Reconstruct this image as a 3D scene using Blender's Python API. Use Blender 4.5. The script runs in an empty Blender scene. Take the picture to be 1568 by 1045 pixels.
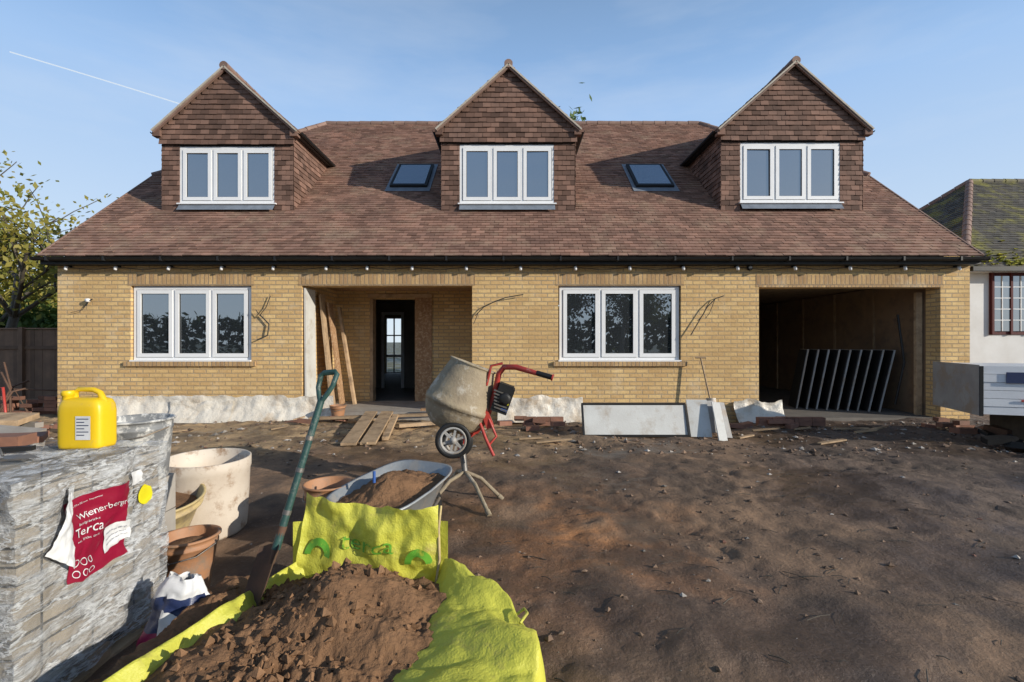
import bpy, math, random
import numpy as np
from mathutils import Vector, Matrix, noise, Euler
R=random.Random(7)
scene=bpy.context.scene
COL=scene.collection

# ---------------------------------------------------------------- materials
def nt(name):
    m=bpy.data.materials.new(name); m.use_nodes=True
    t=m.node_tree; t.nodes.clear()
    o=t.nodes.new('ShaderNodeOutputMaterial'); p=t.nodes.new('ShaderNodeBsdfPrincipled')
    t.links.new(p.outputs[0],o.inputs[0])
    return m,t,p,o
def c4(c): return (c[0],c[1],c[2],1)
def mixc(t,fac,a,b,mode='MIX'):
    n=t.nodes.new('ShaderNodeMix'); n.data_type='RGBA'; n.blend_type=mode
    for s,v in ((n.inputs[0],fac),(n.inputs[6],a),(n.inputs[7],b)):
        if isinstance(v,bpy.types.NodeSocket): t.links.new(v,s)
        elif isinstance(v,(int,float)): s.default_value=v
        else: s.default_value=c4(v)
    return n.outputs[2]
def noi(t,vec,scale,detail=4,rough=.6):
    n=t.nodes.new('ShaderNodeTexNoise'); n.inputs['Scale'].default_value=scale
    n.inputs['Detail'].default_value=detail; n.inputs['Roughness'].default_value=rough
    if vec: t.links.new(vec,n.inputs['Vector'])
    return n.outputs['Fac']
def ramp(t,fac,a,b):
    n=t.nodes.new('ShaderNodeMapRange'); n.inputs[1].default_value=a; n.inputs[2].default_value=b
    t.links.new(fac,n.inputs[0]); return n.outputs[0]
def math_(t,op,a,b=0):
    n=t.nodes.new('ShaderNodeMath'); n.operation=op
    for i,v in enumerate((a,b)):
        if isinstance(v,bpy.types.NodeSocket): t.links.new(v,n.inputs[i])
        else: n.inputs[i].default_value=v
    return n.outputs[0]
def bump(t,p,h,strength,dist=.01):
    n=t.nodes.new('ShaderNodeBump'); n.inputs['Strength'].default_value=strength; n.inputs['Distance'].default_value=dist
    t.links.new(h,n.inputs['Height']); t.links.new(n.outputs[0],p.inputs['Normal'])
def objc(t):
    return t.nodes.new('ShaderNodeTexCoord').outputs['Object']
def M(name,c1,c2=None,scale=6,rough=.8,bs=.3,bscale=40,bd=.01,metal=0,island=0,dirt=None,dth=(.5,.62),dscale=4,spec=.5,sss=0):
    m,t,p,o=nt(name); v=objc(t)
    c2=c2 or tuple(x*.75 for x in c1)
    col=mixc(t,ramp(t,noi(t,v,scale),.3,.7),c1,c2)
    if island:
        g=t.nodes.new('ShaderNodeNewGeometry').outputs['Random Per Island']
        mr=t.nodes.new('ShaderNodeMapRange'); mr.inputs[3].default_value=1-island; mr.inputs[4].default_value=1+island
        t.links.new(g,mr.inputs[0])
        cc=t.nodes.new('ShaderNodeCombineColor')
        for i in range(3): t.links.new(mr.outputs[0],cc.inputs[i])
        col=mixc(t,1.0,col,cc.outputs[0],'MULTIPLY')
    if dirt:
        col=mixc(t,ramp(t,noi(t,v,dscale,8,.7),*dth),col,dirt)
    t.links.new(col,p.inputs['Base Color'])
    p.inputs['Roughness'].default_value=rough; p.inputs['Metallic'].default_value=metal
    p.inputs['Specular IOR Level'].default_value=spec
    if bs: bump(t,p,noi(t,v,bscale,6,.65),bs,bd)
    return m
def brickmat(name,c1,c2,mort,bw=.225,bh=.075,ms=.011,var=.5):
    m,t,p,o=nt(name); v=objc(t)
    s=t.nodes.new('ShaderNodeSeparateXYZ'); t.links.new(v,s.inputs[0])
    cb=t.nodes.new('ShaderNodeCombineXYZ')
    t.links.new(math_(t,'ADD',s.outputs[0],s.outputs[1]),cb.inputs[0]); t.links.new(s.outputs[2],cb.inputs[1])
    b=t.nodes.new('ShaderNodeTexBrick'); b.offset=.5
    b.inputs['Scale'].default_value=1; b.inputs['Brick Width'].default_value=bw; b.inputs['Row Height'].default_value=bh
    b.inputs['Mortar Size'].default_value=ms; b.inputs['Mortar Smooth'].default_value=.3; b.inputs['Bias'].default_value=0
    b.inputs['Color1'].default_value=c4(c1); b.inputs['Color2'].default_value=c4(c2); b.inputs['Mortar'].default_value=c4(mort)
    t.links.new(cb.outputs[0],b.inputs['Vector'])
    n1=noi(t,v,1.1,5,.6); n2=noi(t,v,28,5,.7)
    col=mixc(t,math_(t,'MULTIPLY',ramp(t,n1,.35,.7),.7),b.outputs['Color'],tuple(x*.8 for x in c2))
    f=math_(t,'MULTIPLY',ramp(t,n2,.48,.78),var)
    col=mixc(t,f,col,tuple(x*.35 for x in c1))
    n3=noi(t,v,2.3,6,.7)
    col=mixc(t,math_(t,'MULTIPLY',ramp(t,n3,.56,.75),.4),col,(.72,.62,.46))
    t.links.new(col,p.inputs['Base Color']); p.inputs['Roughness'].default_value=.9; p.inputs['Specular IOR Level'].default_value=.2
    h=math_(t,'SUBTRACT',math_(t,'MULTIPLY',n2,.9),b.outputs['Fac'])
    bump(t,p,h,.9,.010)
    return m
mBrick=brickmat('yellow_brick',(.82,.58,.27),(.62,.40,.18),(.42,.32,.21))
mSold=brickmat('soldier_brick',(.66,.44,.21),(.40,.25,.13),(.34,.26,.18),bw=.075,bh=.60)
mRedBrick=M('red_brick',(.26,.12,.075),(.17,.085,.06),10,island=.35)
mTile=M('clay_tile',(.29,.165,.120),(.19,.112,.086),1.3,rough=.85,bs=.35,bscale=60,bd=.004,island=.30,dirt=(.34,.24,.17),dth=(.5,.75),dscale=2,spec=.25)
mTile2=M('clay_tile_hung',(.20,.115,.085),(.13,.08,.062),2.5,rough=.85,bs=.35,bscale=60,bd=.004,island=.42,spec=.25)
mRidge=M('ridge_tile',(.26,.17,.13),(.18,.11,.09),4,island=.2)
mVerge=M('verge_mortar',(.50,.45,.38),(.38,.33,.27),8,bs=.3)
mUnder=M('roof_felt',(.03,.025,.022),rough=.9,bs=0)
mWhite=M('white_upvc',(.80,.80,.80),(.75,.75,.75),3,rough=.35,bs=0)
mBlack=M('black_plastic',(.014,.014,.015),(.022,.022,.022),5,rough=.5,bs=.1,spec=.3)
mLead=M('lead_flashing',(.22,.25,.29),(.15,.17,.20),6,rough=.5)
mTimber=M('raw_timber',(.44,.31,.19),(.31,.21,.12),9,island=.3,dirt=(.16,.11,.07),dth=(.5,.7))
mPly=M('chipboard',(.38,.22,.11),(.26,.14,.07),14,rough=.8,dirt=(.5,.34,.2),dth=(.5,.6),dscale=22)
mDark=M('dark_interior',(.26,.23,.20),(.18,.16,.14),2,rough=.95,bs=.1)
mFloor=M('screed_floor',(.17,.15,.13),(.11,.10,.09),3)
mGInt=M('garage_board',(.26,.17,.10),(.18,.115,.07),1.5,rough=.9,dirt=(.14,.10,.07),dth=(.5,.7))
mPlast=M('dpc_sheet',(.76,.71,.62),(.62,.56,.47),3,rough=.35,bs=.8,bscale=9,bd=.03,dirt=(.44,.32,.20),dth=(.50,.70),dscale=2.5)
mRust=M('rust_steel',(.13,.065,.04),(.075,.045,.03),12,rough=.8)
mSteel=M('dirty_steel',(.22,.21,.2),(.13,.12,.11),9,rough=.5,metal=.6,dirt=(.25,.2,.15))
mMixer=M('mortar_caked_drum',(.33,.27,.18),(.23,.18,.12),5,rough=.75,bs=.7,bscale=22,bd=.015,dirt=(.48,.44,.37),dth=(.52,.66),dscale=6)
mRed=M('red_paint',(.48,.055,.04),(.36,.04,.03),8,rough=.45,dirt=(.3,.24,.19),dth=(.58,.68),dscale=12)
mYel=M('yellow_plastic',(.78,.52,.01),(.70,.45,.01),4,rough=.4,bs=.05,dirt=(.5,.36,.1),dth=(.6,.72),dscale=9)
mRope=M('cable',(.04,.04,.035),bs=0)
mWhiteP=M('white_board',(.60,.60,.57),(.50,.49,.46),3,rough=.5,dirt=(.38,.32,.25),dth=(.52,.75))
mGrey=M('grey_board',(.36,.36,.35),(.27,.26,.25),3,rough=.6,dirt=(.3,.25,.2))
mCream=M('cream_plastic',(.62,.55,.46),(.50,.42,.34),3,rough=.6,bs=.2,dirt=(.27,.17,.10),dth=(.50,.62),dscale=5)
mTerra=M('terracotta_plastic',(.40,.20,.10),(.33,.16,.08),4,rough=.6,dirt=(.24,.17,.12),dth=(.5,.66),dscale=10)
mGbuck=M('grey_plastic_splashed',(.14,.145,.15),(.24,.245,.25),5,rough=.6,dirt=(.60,.59,.56),dth=(.46,.56),dscale=12)
mTub=M('ochre_plastic',(.55,.43,.20),(.46,.35,.17),4,rough=.55,dirt=(.3,.23,.15),dth=(.5,.66),dscale=8)
mBarrow=M('galvanised_tray',(.32,.34,.35),(.24,.25,.26),7,rough=.45,metal=.3,dirt=(.38,.35,.31),dth=(.5,.62),dscale=9)
mGreen=M('green_handle',(.018,.055,.05),(.028,.08,.07),18,rough=.5,dirt=(.16,.17,.15),dth=(.56,.68),dscale=30)
mBlue=M('blue_plastic',(.03,.10,.35),bs=0)
mFence=M('fence_board',(.20,.12,.075),(.13,.08,.055),4,island=.25)
mRender=M('white_render',(.74,.73,.71),(.64,.62,.59),2,rough=.9,bs=.3,bscale=60)
mOldRoof=M('mossy_tile',(.10,.085,.07),(.065,.06,.05),3,island=.35,dirt=(.24,.22,.045),dth=(.48,.66),dscale=1.6)
mMoss=M('moss',(.45,.40,.03),(.22,.24,.03),7,bs=.6)
mOx=M('oxblood_frame',(.10,.02,.02),bs=0)
mInsul=M('foil_board',(.78,.79,.80),(.68,.69,.71),2,rough=.3,bs=.1)
mConcrete=M('concrete',(.36,.33,.29),(.26,.23,.20),5,island=.15)
mLabel=M('red_label',(.27,.008,.035),(.23,.008,.03),4,rough=.3,bs=.2,bscale=18)
mPaper=M('white_paper',(.74,.74,.74),rough=.5,bs=.2,bscale=12)
mStickY=M('yellow_sticker',(.8,.7,.02),bs=0,rough=.4)
mNavy=M('navy_print',(.02,.03,.09),(.03,.05,.12),5,rough=.35)
mMagenta=M('magenta_print',(.25,.01,.07),rough=.35)
mGreenInk=M('green_ink',(.10,.34,.03),(.16,.40,.04),9,bs=0,rough=.5,dirt=(.55,.58,.05),dth=(.55,.66),dscale=18)
def wrapmat():
    m,t,p,o=nt('packed_bricks'); v=objc(t)
    s=t.nodes.new('ShaderNodeSeparateXYZ'); t.links.new(v,s.inputs[0])
    cb=t.nodes.new('ShaderNodeCombineXYZ')
    t.links.new(math_(t,'ADD',s.outputs[0],s.outputs[1]),cb.inputs[0]); t.links.new(s.outputs[2],cb.inputs[1])
    b=t.nodes.new('ShaderNodeTexBrick'); b.inputs['Scale'].default_value=1; b.inputs['Brick Width'].default_value=.215; b.inputs['Row Height'].default_value=.066; b.offset=0
    b.inputs['Mortar Size'].default_value=.005; b.inputs['Color1'].default_value=c4((.42,.35,.27)); b.inputs['Color2'].default_value=c4((.31,.26,.20)); b.inputs['Mortar'].default_value=c4((.05,.045,.04))
    t.links.new(cb.outputs[0],b.inputs['Vector'])
    w2=noi(t,v,22,5,.7)
    col=mixc(t,math_(t,'MULTIPLY',ramp(t,w2,.45,.75),.5),b.outputs['Color'],(.16,.13,.10))
    t.links.new(col,p.inputs['Base Color']); p.inputs['Roughness'].default_value=.85
    bump(t,p,math_(t,'SUBTRACT',w2,b.outputs['Fac']),.7,.010)
    return m
mWrap=wrapmat()
def filmmat():
    m,t,p,o=nt('crumpled_clear_film'); v=objc(t)
    mp=t.nodes.new('ShaderNodeMapping'); mp.inputs['Scale'].default_value=(1,.5,1.9); mp.inputs['Rotation'].default_value=(.6,0,0); t.links.new(v,mp.inputs[0])
    w=noi(t,mp.outputs[0],8,9,.75); w2=noi(t,v,2.6,4,.6)
    rdg=math_(t,'ABSOLUTE',math_(t,'SUBTRACT',noi(t,mp.outputs[0],7,6,.65),.5))
    p.inputs['Base Color'].default_value=c4((.74,.75,.76)); p.inputs['Roughness'].default_value=.16; p.inputs['Specular IOR Level'].default_value=.8
    bump(t,p,math_(t,'SUBTRACT',w,math_(t,'MULTIPLY',rdg,2.5)),1.0,.03)
    tr=t.nodes.new('ShaderNodeBsdfTransparent'); tr.inputs[0].default_value=(.93,.94,.94,1)
    f=math_(t,'MAXIMUM',math_(t,'MULTIPLY',ramp(t,w,.46,.62),.75),math_(t,'MULTIPLY',ramp(t,rdg,.045,0),.95))
    f=math_(t,'ADD',math_(t,'MULTIPLY',f,.8),math_(t,'ADD',.12,math_(t,'MULTIPLY',ramp(t,w2,.45,.7),.35)))
    f=math_(t,'MINIMUM',f,.95)
    mx=t.nodes.new('ShaderNodeMixShader'); t.links.new(f,mx.inputs[0])
    t.links.new(tr.outputs[0],mx.inputs[1]); t.links.new(p.outputs[0],mx.inputs[2]); t.links.new(mx.outputs[0],o.inputs[0])
    return m
mFilm=filmmat()
def glassmat(name,fac,tint=(.02,.024,.028)):
    m,t,p,o=nt(name)
    p.inputs['Base Color'].default_value=c4(tint); p.inputs['Roughness'].default_value=.5; p.inputs['Specular IOR Level'].default_value=.2
    g=t.nodes.new('ShaderNodeBsdfGlossy'); g.inputs['Roughness'].default_value=.01; g.inputs['Color'].default_value=(.88,.94,1,1)
    v=objc(t); bn=t.nodes.new('ShaderNodeBump'); bn.inputs['Strength'].default_value=.12; bn.inputs['Distance'].default_value=.01
    t.links.new(noi(t,v,1.2,1),bn.inputs['Height']); t.links.new(bn.outputs[0],g.inputs['Normal'])
    mx=t.nodes.new('ShaderNodeMixShader'); mx.inputs[0].default_value=fac
    t.links.new(p.outputs[0],mx.inputs[1]); t.links.new(g.outputs[0],mx.inputs[2]); t.links.new(mx.outputs[0],o.inputs[0])
    return m
mGlass=glassmat('double_glazing',.32); mSky=glassmat('rooflight_glass',.70,(.12,.14,.16))
def bagmat():
    m,t,p,o=nt('woven_bag'); v=objc(t)
    col=mixc(t,ramp(t,noi(t,v,5,5),.35,.7),(.74,.71,.10),(.65,.65,.09))
    col=mixc(t,math_(t,'MULTIPLY',ramp(t,noi(t,v,7,7,.7),.56,.74),.7),col,(.40,.29,.14))
    t.links.new(col,p.inputs['Base Color']); p.inputs['Roughness'].default_value=.5
    bump(t,p,math_(t,'ADD',noi(t,v,16,5,.6),math_(t,'MULTIPLY',noi(t,v,140,2),.2)),.6,.02)
    tr=t.nodes.new('ShaderNodeBsdfTranslucent'); t.links.new(col,tr.inputs[0])
    mx=t.nodes.new('ShaderNodeMixShader'); mx.inputs[0].default_value=.25
    t.links.new(p.outputs[0],mx.inputs[1]); t.links.new(tr.outputs[0],mx.inputs[2]); t.links.new(mx.outputs[0],o.inputs[0])
    return m
mBag=bagmat()
mSand=M('damp_sand',(.27,.15,.08),(.16,.09,.05),5,rough=.95,bs=.9,bscale=45,bd=.02,spec=.15)
mLump=M('sand_lumps',(.25,.14,.075),(.16,.09,.05),20,rough=.95,bs=.8,bscale=60,island=.35,spec=.1)
def leafmat(name,c1,c2):
    m,t,p,o=nt(name)
    g=t.nodes.new('ShaderNodeNewGeometry').outputs['Random Per Island']
    col=mixc(t,g,c1,c2); t.links.new(col,p.inputs['Base Color']); p.inputs['Roughness'].default_value=.6
    tr=t.nodes.new('ShaderNodeBsdfTranslucent'); t.links.new(col,tr.inputs[0])
    mx=t.nodes.new('ShaderNodeMixShader'); mx.inputs[0].default_value=.35
    t.links.new(p.outputs[0],mx.inputs[1]); t.links.new(tr.outputs[0],mx.inputs[2]); t.links.new(mx.outputs[0],o.inputs[0])
    return m
mLeafG=leafmat('green_leaves',(.035,.08,.015),(.11,.16,.03))
mLeafY=leafmat('autumn_leaves',(.16,.18,.03),(.34,.28,.05))
mLeafD=leafmat('dark_leaves',(.02,.035,.012),(.06,.07,.02))
mBark=M('bark',(.10,.085,.065),(.06,.05,.04),8)
mStone=M('stones',(.36,.33,.30),(.24,.21,.18),30,island=.6)

# ---------------------------------------------------------------- builder
class B:
    def __init__(s): s.v=[];s.f=[];s.mi=[];s.mats=[];s.sm=[]
    def m(s,mat):
        if mat not in s.mats: s.mats.append(mat)
        return s.mats.index(mat)
    def add(s,vs,fs,mat,smooth=False):
        k=len(s.v); i=s.m(mat)
        s.v.extend([tuple(a) for a in vs])
        for f in fs: s.f.append(tuple(k+j for j in f)); s.mi.append(i); s.sm.append(smooth)
    def obox(s,c,u,v,w,mat):
        c=Vector(c);u=Vector(u);v=Vector(v);w=Vector(w)
        vs=[c+a*u+b*v+d*w for a in(-1,1) for b in(-1,1) for d in(-1,1)]
        s.add(vs,[(0,1,3,2),(4,6,7,5),(0,4,5,1),(2,3,7,6),(0,2,6,4),(1,5,7,3)],mat)
    def box(s,x0,x1,y0,y1,z0,z1,mat):
        s.obox(((x0+x1)/2,(y0+y1)/2,(z0+z1)/2),((x1-x0)/2,0,0),(0,(y1-y0)/2,0),(0,0,(z1-z0)/2),mat)
    def rbox(s,c,dims,rot,mat):
        e=Euler(rot).to_matrix()
        s.obox(c,e@Vector((dims[0]/2,0,0)),e@Vector((0,dims[1]/2,0)),e@Vector((0,0,dims[2]/2)),mat)
    def beam(s,a,b,w,h,mat,up=(0,0,1)):
        a=Vector(a);b=Vector(b);d=(b-a); L=d.length; d.normalize(); up=Vector(up)
        sd=d.cross(up).normalized(); u2=sd.cross(d)
        s.obox((a+b)/2,d*L/2,sd*w/2,u2*h/2,mat)
    def tube(s,path,r,mat,seg=8,smooth=True):
        P=[Vector(p) for p in path]; n=len(P)
        rs=r if isinstance(r,(list,tuple)) else [r]*n
        k=[];ref=None
        for i in range(n):
            t=(P[min(i+1,n-1)]-P[max(i-1,0)]).normalized()
            if ref is None: ref=t.orthogonal().normalized()
            ref=(ref-t*ref.dot(t)).normalized(); bn=t.cross(ref)
            for j in range(seg):
                a=2*math.pi*j/seg; k.append(P[i]+(ref*math.cos(a)+bn*math.sin(a))*rs[i])
        fs=[(i*seg+j,i*seg+(j+1)%seg,(i+1)*seg+(j+1)%seg,(i+1)*seg+j) for i in range(n-1) for j in range(seg)]
        s.add(k,fs,mat,smooth)
        s.add(k[:seg],[tuple(range(seg))],mat); s.add(k[-seg:],[tuple(range(seg))],mat)
    def lathe(s,c,axis,prof,mat,seg=32,smooth=True,wob=0):
        c=Vector(c);ax=Vector(axis).normalized();r1=ax.orthogonal().normalized();r2=ax.cross(r1)
        vs=[]
        for (r,h) in prof:
            for j in range(seg):
                a=2*math.pi*j/seg; rr=r*(1+wob*math.sin(2*a+h*5))
                vs.append(c+ax*h+(r1*math.cos(a)+r2*math.sin(a))*rr)
        n=len(prof)
        s.add(vs,[(i*seg+j,i*seg+(j+1)%seg,(i+1)*seg+(j+1)%seg,(i+1)*seg+j) for i in range(n-1) for j in range(seg)],mat,smooth)
    def sheet(s,fn,nu,nv,mat,smooth=True):
        vs=[fn(i/nu,j/nv) for i in range(nu+1) for j in range(nv+1)]
        s.add(vs,[(i*(nv+1)+j,(i+1)*(nv+1)+j,(i+1)*(nv+1)+j+1,i*(nv+1)+j+1) for i in range(nu) for j in range(nv)],mat,smooth)
    def build(s,name,parent=None):
        me=bpy.data.meshes.new(name); me.from_pydata(s.v,[],s.f)
        for m in s.mats: me.materials.append(m)
        me.polygons.foreach_set('material_index',s.mi); me.polygons.foreach_set('use_smooth',s.sm); me.update()
        o=bpy.data.objects.new(name,me); COL.objects.link(o)
        if parent: o.parent=parent
        return o
def empty(name):
    o=bpy.data.objects.new(name,None); COL.objects.link(o); return o
def fr(x,y,z,o=4,sc=1.0):
    return noise.fractal(Vector((x*sc,y*sc,z*sc)),.9,2.0,o)
def tiles(b,O,U,V,N,vmax,span,mat,gauge=.1,w=.168,lift=.026):
    O=Vector(O);U=Vector(U);V=Vector(V);N=Vector(N); i=0
    while i*gauge<vmax-.01:
        v0=i*gauge; lo,hi=span(min(v0+gauge*.5,vmax)); off=(i%2)*w/2
        v1=min(v0+gauge*1.12,vmax)
        k=math.floor((lo-off)/w)
        while k*w+off<hi:
            a=max(lo,k*w+off+.0025); c=min(hi,(k+1)*w+off-.0025); k+=1
            if c-a<.015: continue
            j=R.uniform(-.004,.006); j2=j+R.uniform(-.003,.003); dv=R.uniform(-.005,.005)
            q=[O+U*a+V*(v0+dv)+N*(lift+j),O+U*c+V*(v0+dv)+N*(lift+j2),O+U*c+V*v1+N*.010,O+U*a+V*v1+N*.010,
               O+U*a+V*(v0+dv)+N*(lift-.017+j),O+U*c+V*(v0+dv)+N*(lift-.017+j2)]
            b.add(q,[(0,1,2,3),(4,5,1,0),(4,0,3),(1,5,2)],mat)
        i+=1

# ---------------------------------------------------------------- house
house=empty('brick_house')
YF=8.37
b=B(); T=.30; zt=2.80
for x0,x1 in((-8.09,-6.79),(-4.64,-3.744),(-.709,.826),(3.01,4.395),(7.628,8.15)):
    b.box(x0,x1,YF,YF+T,-.25,zt,mBrick)
for x0,x1,z1 in((-6.79,-4.64,2.388),(-3.744,-.709,2.388),(.826,3.01,2.388),(4.395,7.628,2.36)):
    b.box(x0,x1,YF,YF+T,z1,zt,mBrick)
for x0,x1 in((-6.79,-4.64),(.826,3.01)):
    b.box(x0,x1,YF,YF+T,-.25,1.04,mBrick)
YP=10.0
b.box(-4.05,-3.744,YF+T,YP,-.25,2.6,mBrick); b.box(-.709,-.40,YF+T,YP,-.25,2.6,mBrick)
b.box(-4.05,-3.01,YP,YP+.25,-.25,2.6,mBrick); b.box(-1.98,-.40,YP,YP+.25,-.25,2.6,mBrick); b.box(-3.01,-1.98,YP,YP+.25,2.30,2.6,mBrick)
for xs,xe in((-8.09,-7.79),(7.85,8.15)):
    b.box(xs,xe,YF+T,18.9,-.25,2.8,mBrick)
    vs=[];prof=[(8.4,2.8),(18.9,2.8),(16.5,5.0),(10.8,5.0)]
    for x in(xs,xe): vs+= [(x,y,z) for y,z in prof]
    b.add(vs,[(0,1,2,3),(7,6,5,4),(0,4,5,1),(1,5,6,2),(2,6,7,3),(3,7,4,0)],mBrick)
b.box(-7.79,-5.1,18.9,19.2,-.25,2.8,mBrick); b.box(-4.4,7.85,18.9,19.2,-.25,2.8,mBrick); b.box(-5.1,-4.4,18.9,19.2,2.35,2.8,mBrick)
b.build('walls',house)
b=B()
def sold(x0,x1,z0,z1): b.box(x0,x1,YF-.004,YF+.05,z0,z1,mSold)
sold(-6.84,-4.59,2.386,2.595); sold(-3.80,-.66,2.386,2.595); sold(.78,3.06,2.386,2.595); sold(4.34,7.68,2.357,2.575)
for x0,x1 in((-6.88,-4.55),(.74,3.10)):
    b.box(x0,x1,YF-.05,YF+.10,.955,1.035,mSold)
b.build('lintels_and_sills',house)
b=B()
b.box(-5.5,-1.7,10.26,18.88,-.2,.10,mFloor); b.box(-5.5,-1.7,10.26,18.88,2.45,2.55,mDark)
b.box(-5.6,-5.5,10.26,18.88,-.2,2.5,mDark); b.box(-1.7,-1.6,10.26,18.88,-.2,2.5,mDark)
# inner partition with a white door frame
b.box(-5.5,-3.56,13.0,13.1,.1,2.45,mDark); b.box(-3.02,-1.7,13.0,13.1,.1,2.45,mDark); b.box(-3.56,-3.02,13.0,13.1,2.15,2.45,mDark)
for x in(-3.60,-3.06): b.box(x,x+.08,12.96,12.998,.1,2.2,mWhite)
b.box(-3.52,-3.06,12.96,12.998,2.12,2.2,mWhite); b.box(-3.52,-3.06,13.02,13.05,.95,1.0,mWhite)
b.box(-3.74,-.71,8.45,YP,-.2,.12,mConcrete); b.box(-3.74,-.71,8.68,YP,2.46,2.52,mPly)
b.box(4.2,7.84,8.68,14.6,2.52,2.6,mTimber); b.box(4.2,4.38,8.68,14.6,-.2,2.5,mConcrete); b.box(7.64,7.84,8.68,14.6,-.2,2.5,mGInt)
for y in(9.9,11.1,12.3,13.5): b.box(7.615,7.64,y,y+.05,0,2.5,mTimber)
b.box(4.2,7.84,14.6,14.7,-.2,2.6,mGInt); b.box(4.4,7.62,8.4,14.6,-.2,.03,mFloor)
b.build('interior',house)
b=B()
b.box(-3.01,-2.95,YP-.03,YP+.20,.12,2.30,mTimber); b.box(-2.06,-1.70,YP-.025,YP-.002,.12,2.32,mPly); b.box(-3.06,-1.70,YP-.028,YP-.003,2.32,2.40,mTimber)
b.box(-2.04,-1.98,YP,YP+.2,.12,2.30,mTimber)
for x in(-5.1,-4.78,-4.45): b.box(x,x+.05,18.95,19.0,.1,2.35,mWhite)
for z in(.1,.8,1.6,2.3): b.box(-5.1,-4.4,18.94,19.01,z,z+.05,mWhite)
b.build('door_lining',house)

def window(b,x0,x1,z0,z1,y,n=3,glass=mGlass):
    o=.055; d=.07
    b.box(x0,x1,y,y+d,z0,z0+o,mWhite); b.box(x0,x1,y,y+d,z1-o,z1,mWhite)
    b.box(x0,x0+o,y+.001,y+d,z0+o,z1-o,mWhite); b.box(x1-o,x1,y+.001,y+d,z0+o,z1-o,mWhite)
    W=(x1-x0-2*o); pw=W/n; c=.066
    for i in range(n):
        a=x0+o+i*pw; e=a+pw
        if i: b.box(a-.02,a+.02,y+.002,y+d,z0+o,z1-o,mWhite)
        a+=.012+(.012 if i else 0); e-=.012+(.012 if i<n-1 else 0); q=z0+o+.008; r=z1-o-.008
        yy=y-.014
        b.box(a,e,yy,y+.04,q,q+c,mWhite); b.box(a,e,yy,y+.04,r-c,r,mWhite)
        b.box(a,a+c,yy+.001,y+.04,q+c,r-c,mWhite); b.box(e-c,e,yy+.001,y+.04,q+c,r-c,mWhite)
        t1=R.uniform(-.005,.005); t2=R.uniform(-.004,.004)
        g=.008
        for (ga,gb,gc,gd) in((a+c,e-c,q+c,q+c+g),(a+c,e-c,r-c-g,r-c),(a+c,a+c+g,q+c+g,r-c-g),(e-c-g,e-c,q+c+g,r-c-g)):
            b.box(ga,gb,y+.004,y+.03,gc,gd,mBlack)
        b.add([(a+c,y+.016+t1,q+c),(e-c,y+.016-t1,q+c+0),(e-c,y+.016-t1+t2,r-c),(a+c,y+.016+t1+t2,r-c)],[(0,1,2,3)],glass)
    b.box(x0+o,x1-o,y+.045,y+.06,z0+o,z1-o,mBlack)
b=B()
window(b,-6.77,-4.66,1.05,2.375,YF+.05); window(b,.85,2.99,1.05,2.375,YF+.05)
for x0,x1 in((-6.79,-4.64),(.826,3.01)): b.box(x0,x1,YF-.03,YF+.05,1.036,1.062,mWhite)
b.build('ground_floor_windows',house)

# roof
tp=.876; cp=1/math.sqrt(1+tp*tp); sp=tp*cp
Y0,Z0=8.15,2.87
def roofY(z): return Y0+(z-Z0)/tp
vm=(13.66-Y0)/cp; vh=(10.78-Y0)/cp
def span(v):
    if v<vh: return(-8.22,8.17)
    t=(v-vh)/(vm-vh); return(-8.22+t*2.83,8.17-t*2.74)
b=B()
tiles(b,(0,Y0,Z0),(1,0,0),(0,cp,sp),(0,-sp,cp),vm,span,mTile,gauge=.1)
b.build('roof_tiles',house)
b=B()
A=(-8.22,10.78,5.174);C=(-5.39,13.66,7.697);D=(-8.22,16.54,5.174);A2=(8.17,10.78,5.174);C2=(5.43,13.66,7.697);D2=(8.17,16.54,5.174)
E=(-8.22,Y0,Z0);E2=(8.17,Y0,Z0);G=(-8.22,19.17,Z0);G2=(8.17,19.17,Z0)
b.add([E,E2,A2,C2,C,A],[(0,1,2,3,4,5)],mUnder)
b.add([A,C,D],[(0,1,2)],mTile); b.add([A2,C2,D2],[(0,1,2)],mTile); b.add([G,G2,D2,C2,C,D],[(0,1,2,3,4,5)],mTile)
for s_,a,c in((0,A,C),(0,A2,C2),(0,C,C2)):
    a=Vector(a);c=Vector(c); L=(c-a).length; n=int(L/.32)
    for i in range(n):
        p=a+(c-a)*(i/n); q=a+(c-a)*((i+.97)/n); j=Vector((0,0,R.uniform(0,.012)))
        b.tube([p+j,q+j],[.085,.078],mRidge,10)
for x in(-8.22,8.17):
    b.beam((x,Y0,Z0+.012),(x,10.78,5.186),.03,.04,mRidge)
b.build('ridge_and_verge',house)
b=B()
b.box(-8.2,8.15,8.19,8.36,2.735,2.765,mBlack); b.box(-8.2,8.15,8.17,8.19,2.735,2.86,mBlack)
def gut(b,p,q,r=.058):
    p=Vector(p);q=Vector(q);d=(q-p).normalized();sd=d.cross(Vector((0,0,1))).normalized()
    vs=[];K=9
    for e in(p,q):
        for k in range(K): a=math.pi*k/(K-1); vs.append(e+sd*math.cos(a)*r-Vector((0,0,1))*math.sin(a)*r)
        for k in range(K): a=math.pi*k/(K-1); vs.append(e+sd*math.cos(a)*(r-.006)-Vector((0,0,1))*math.sin(a)*(r-.006))
    f=[]
    for k in range(K-1):
        f.append((k,k+1,2*K+k+1,2*K+k)); f.append((K+k,K+k+1,3*K+k+1,3*K+k))
    f+=[(0,K,3*K,2*K),(K-1,2*K-1,4*K-1,3*K-1)]
    b.add(vs,f,mBlack,True)
gut(b,(-8.26,8.105,2.845),(8.2,8.105,2.845))
for i in range(17):
    x=-8.0+i*.98; b.box(x,x+.03,8.04,8.17,2.78,2.85,mBlack)
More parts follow.
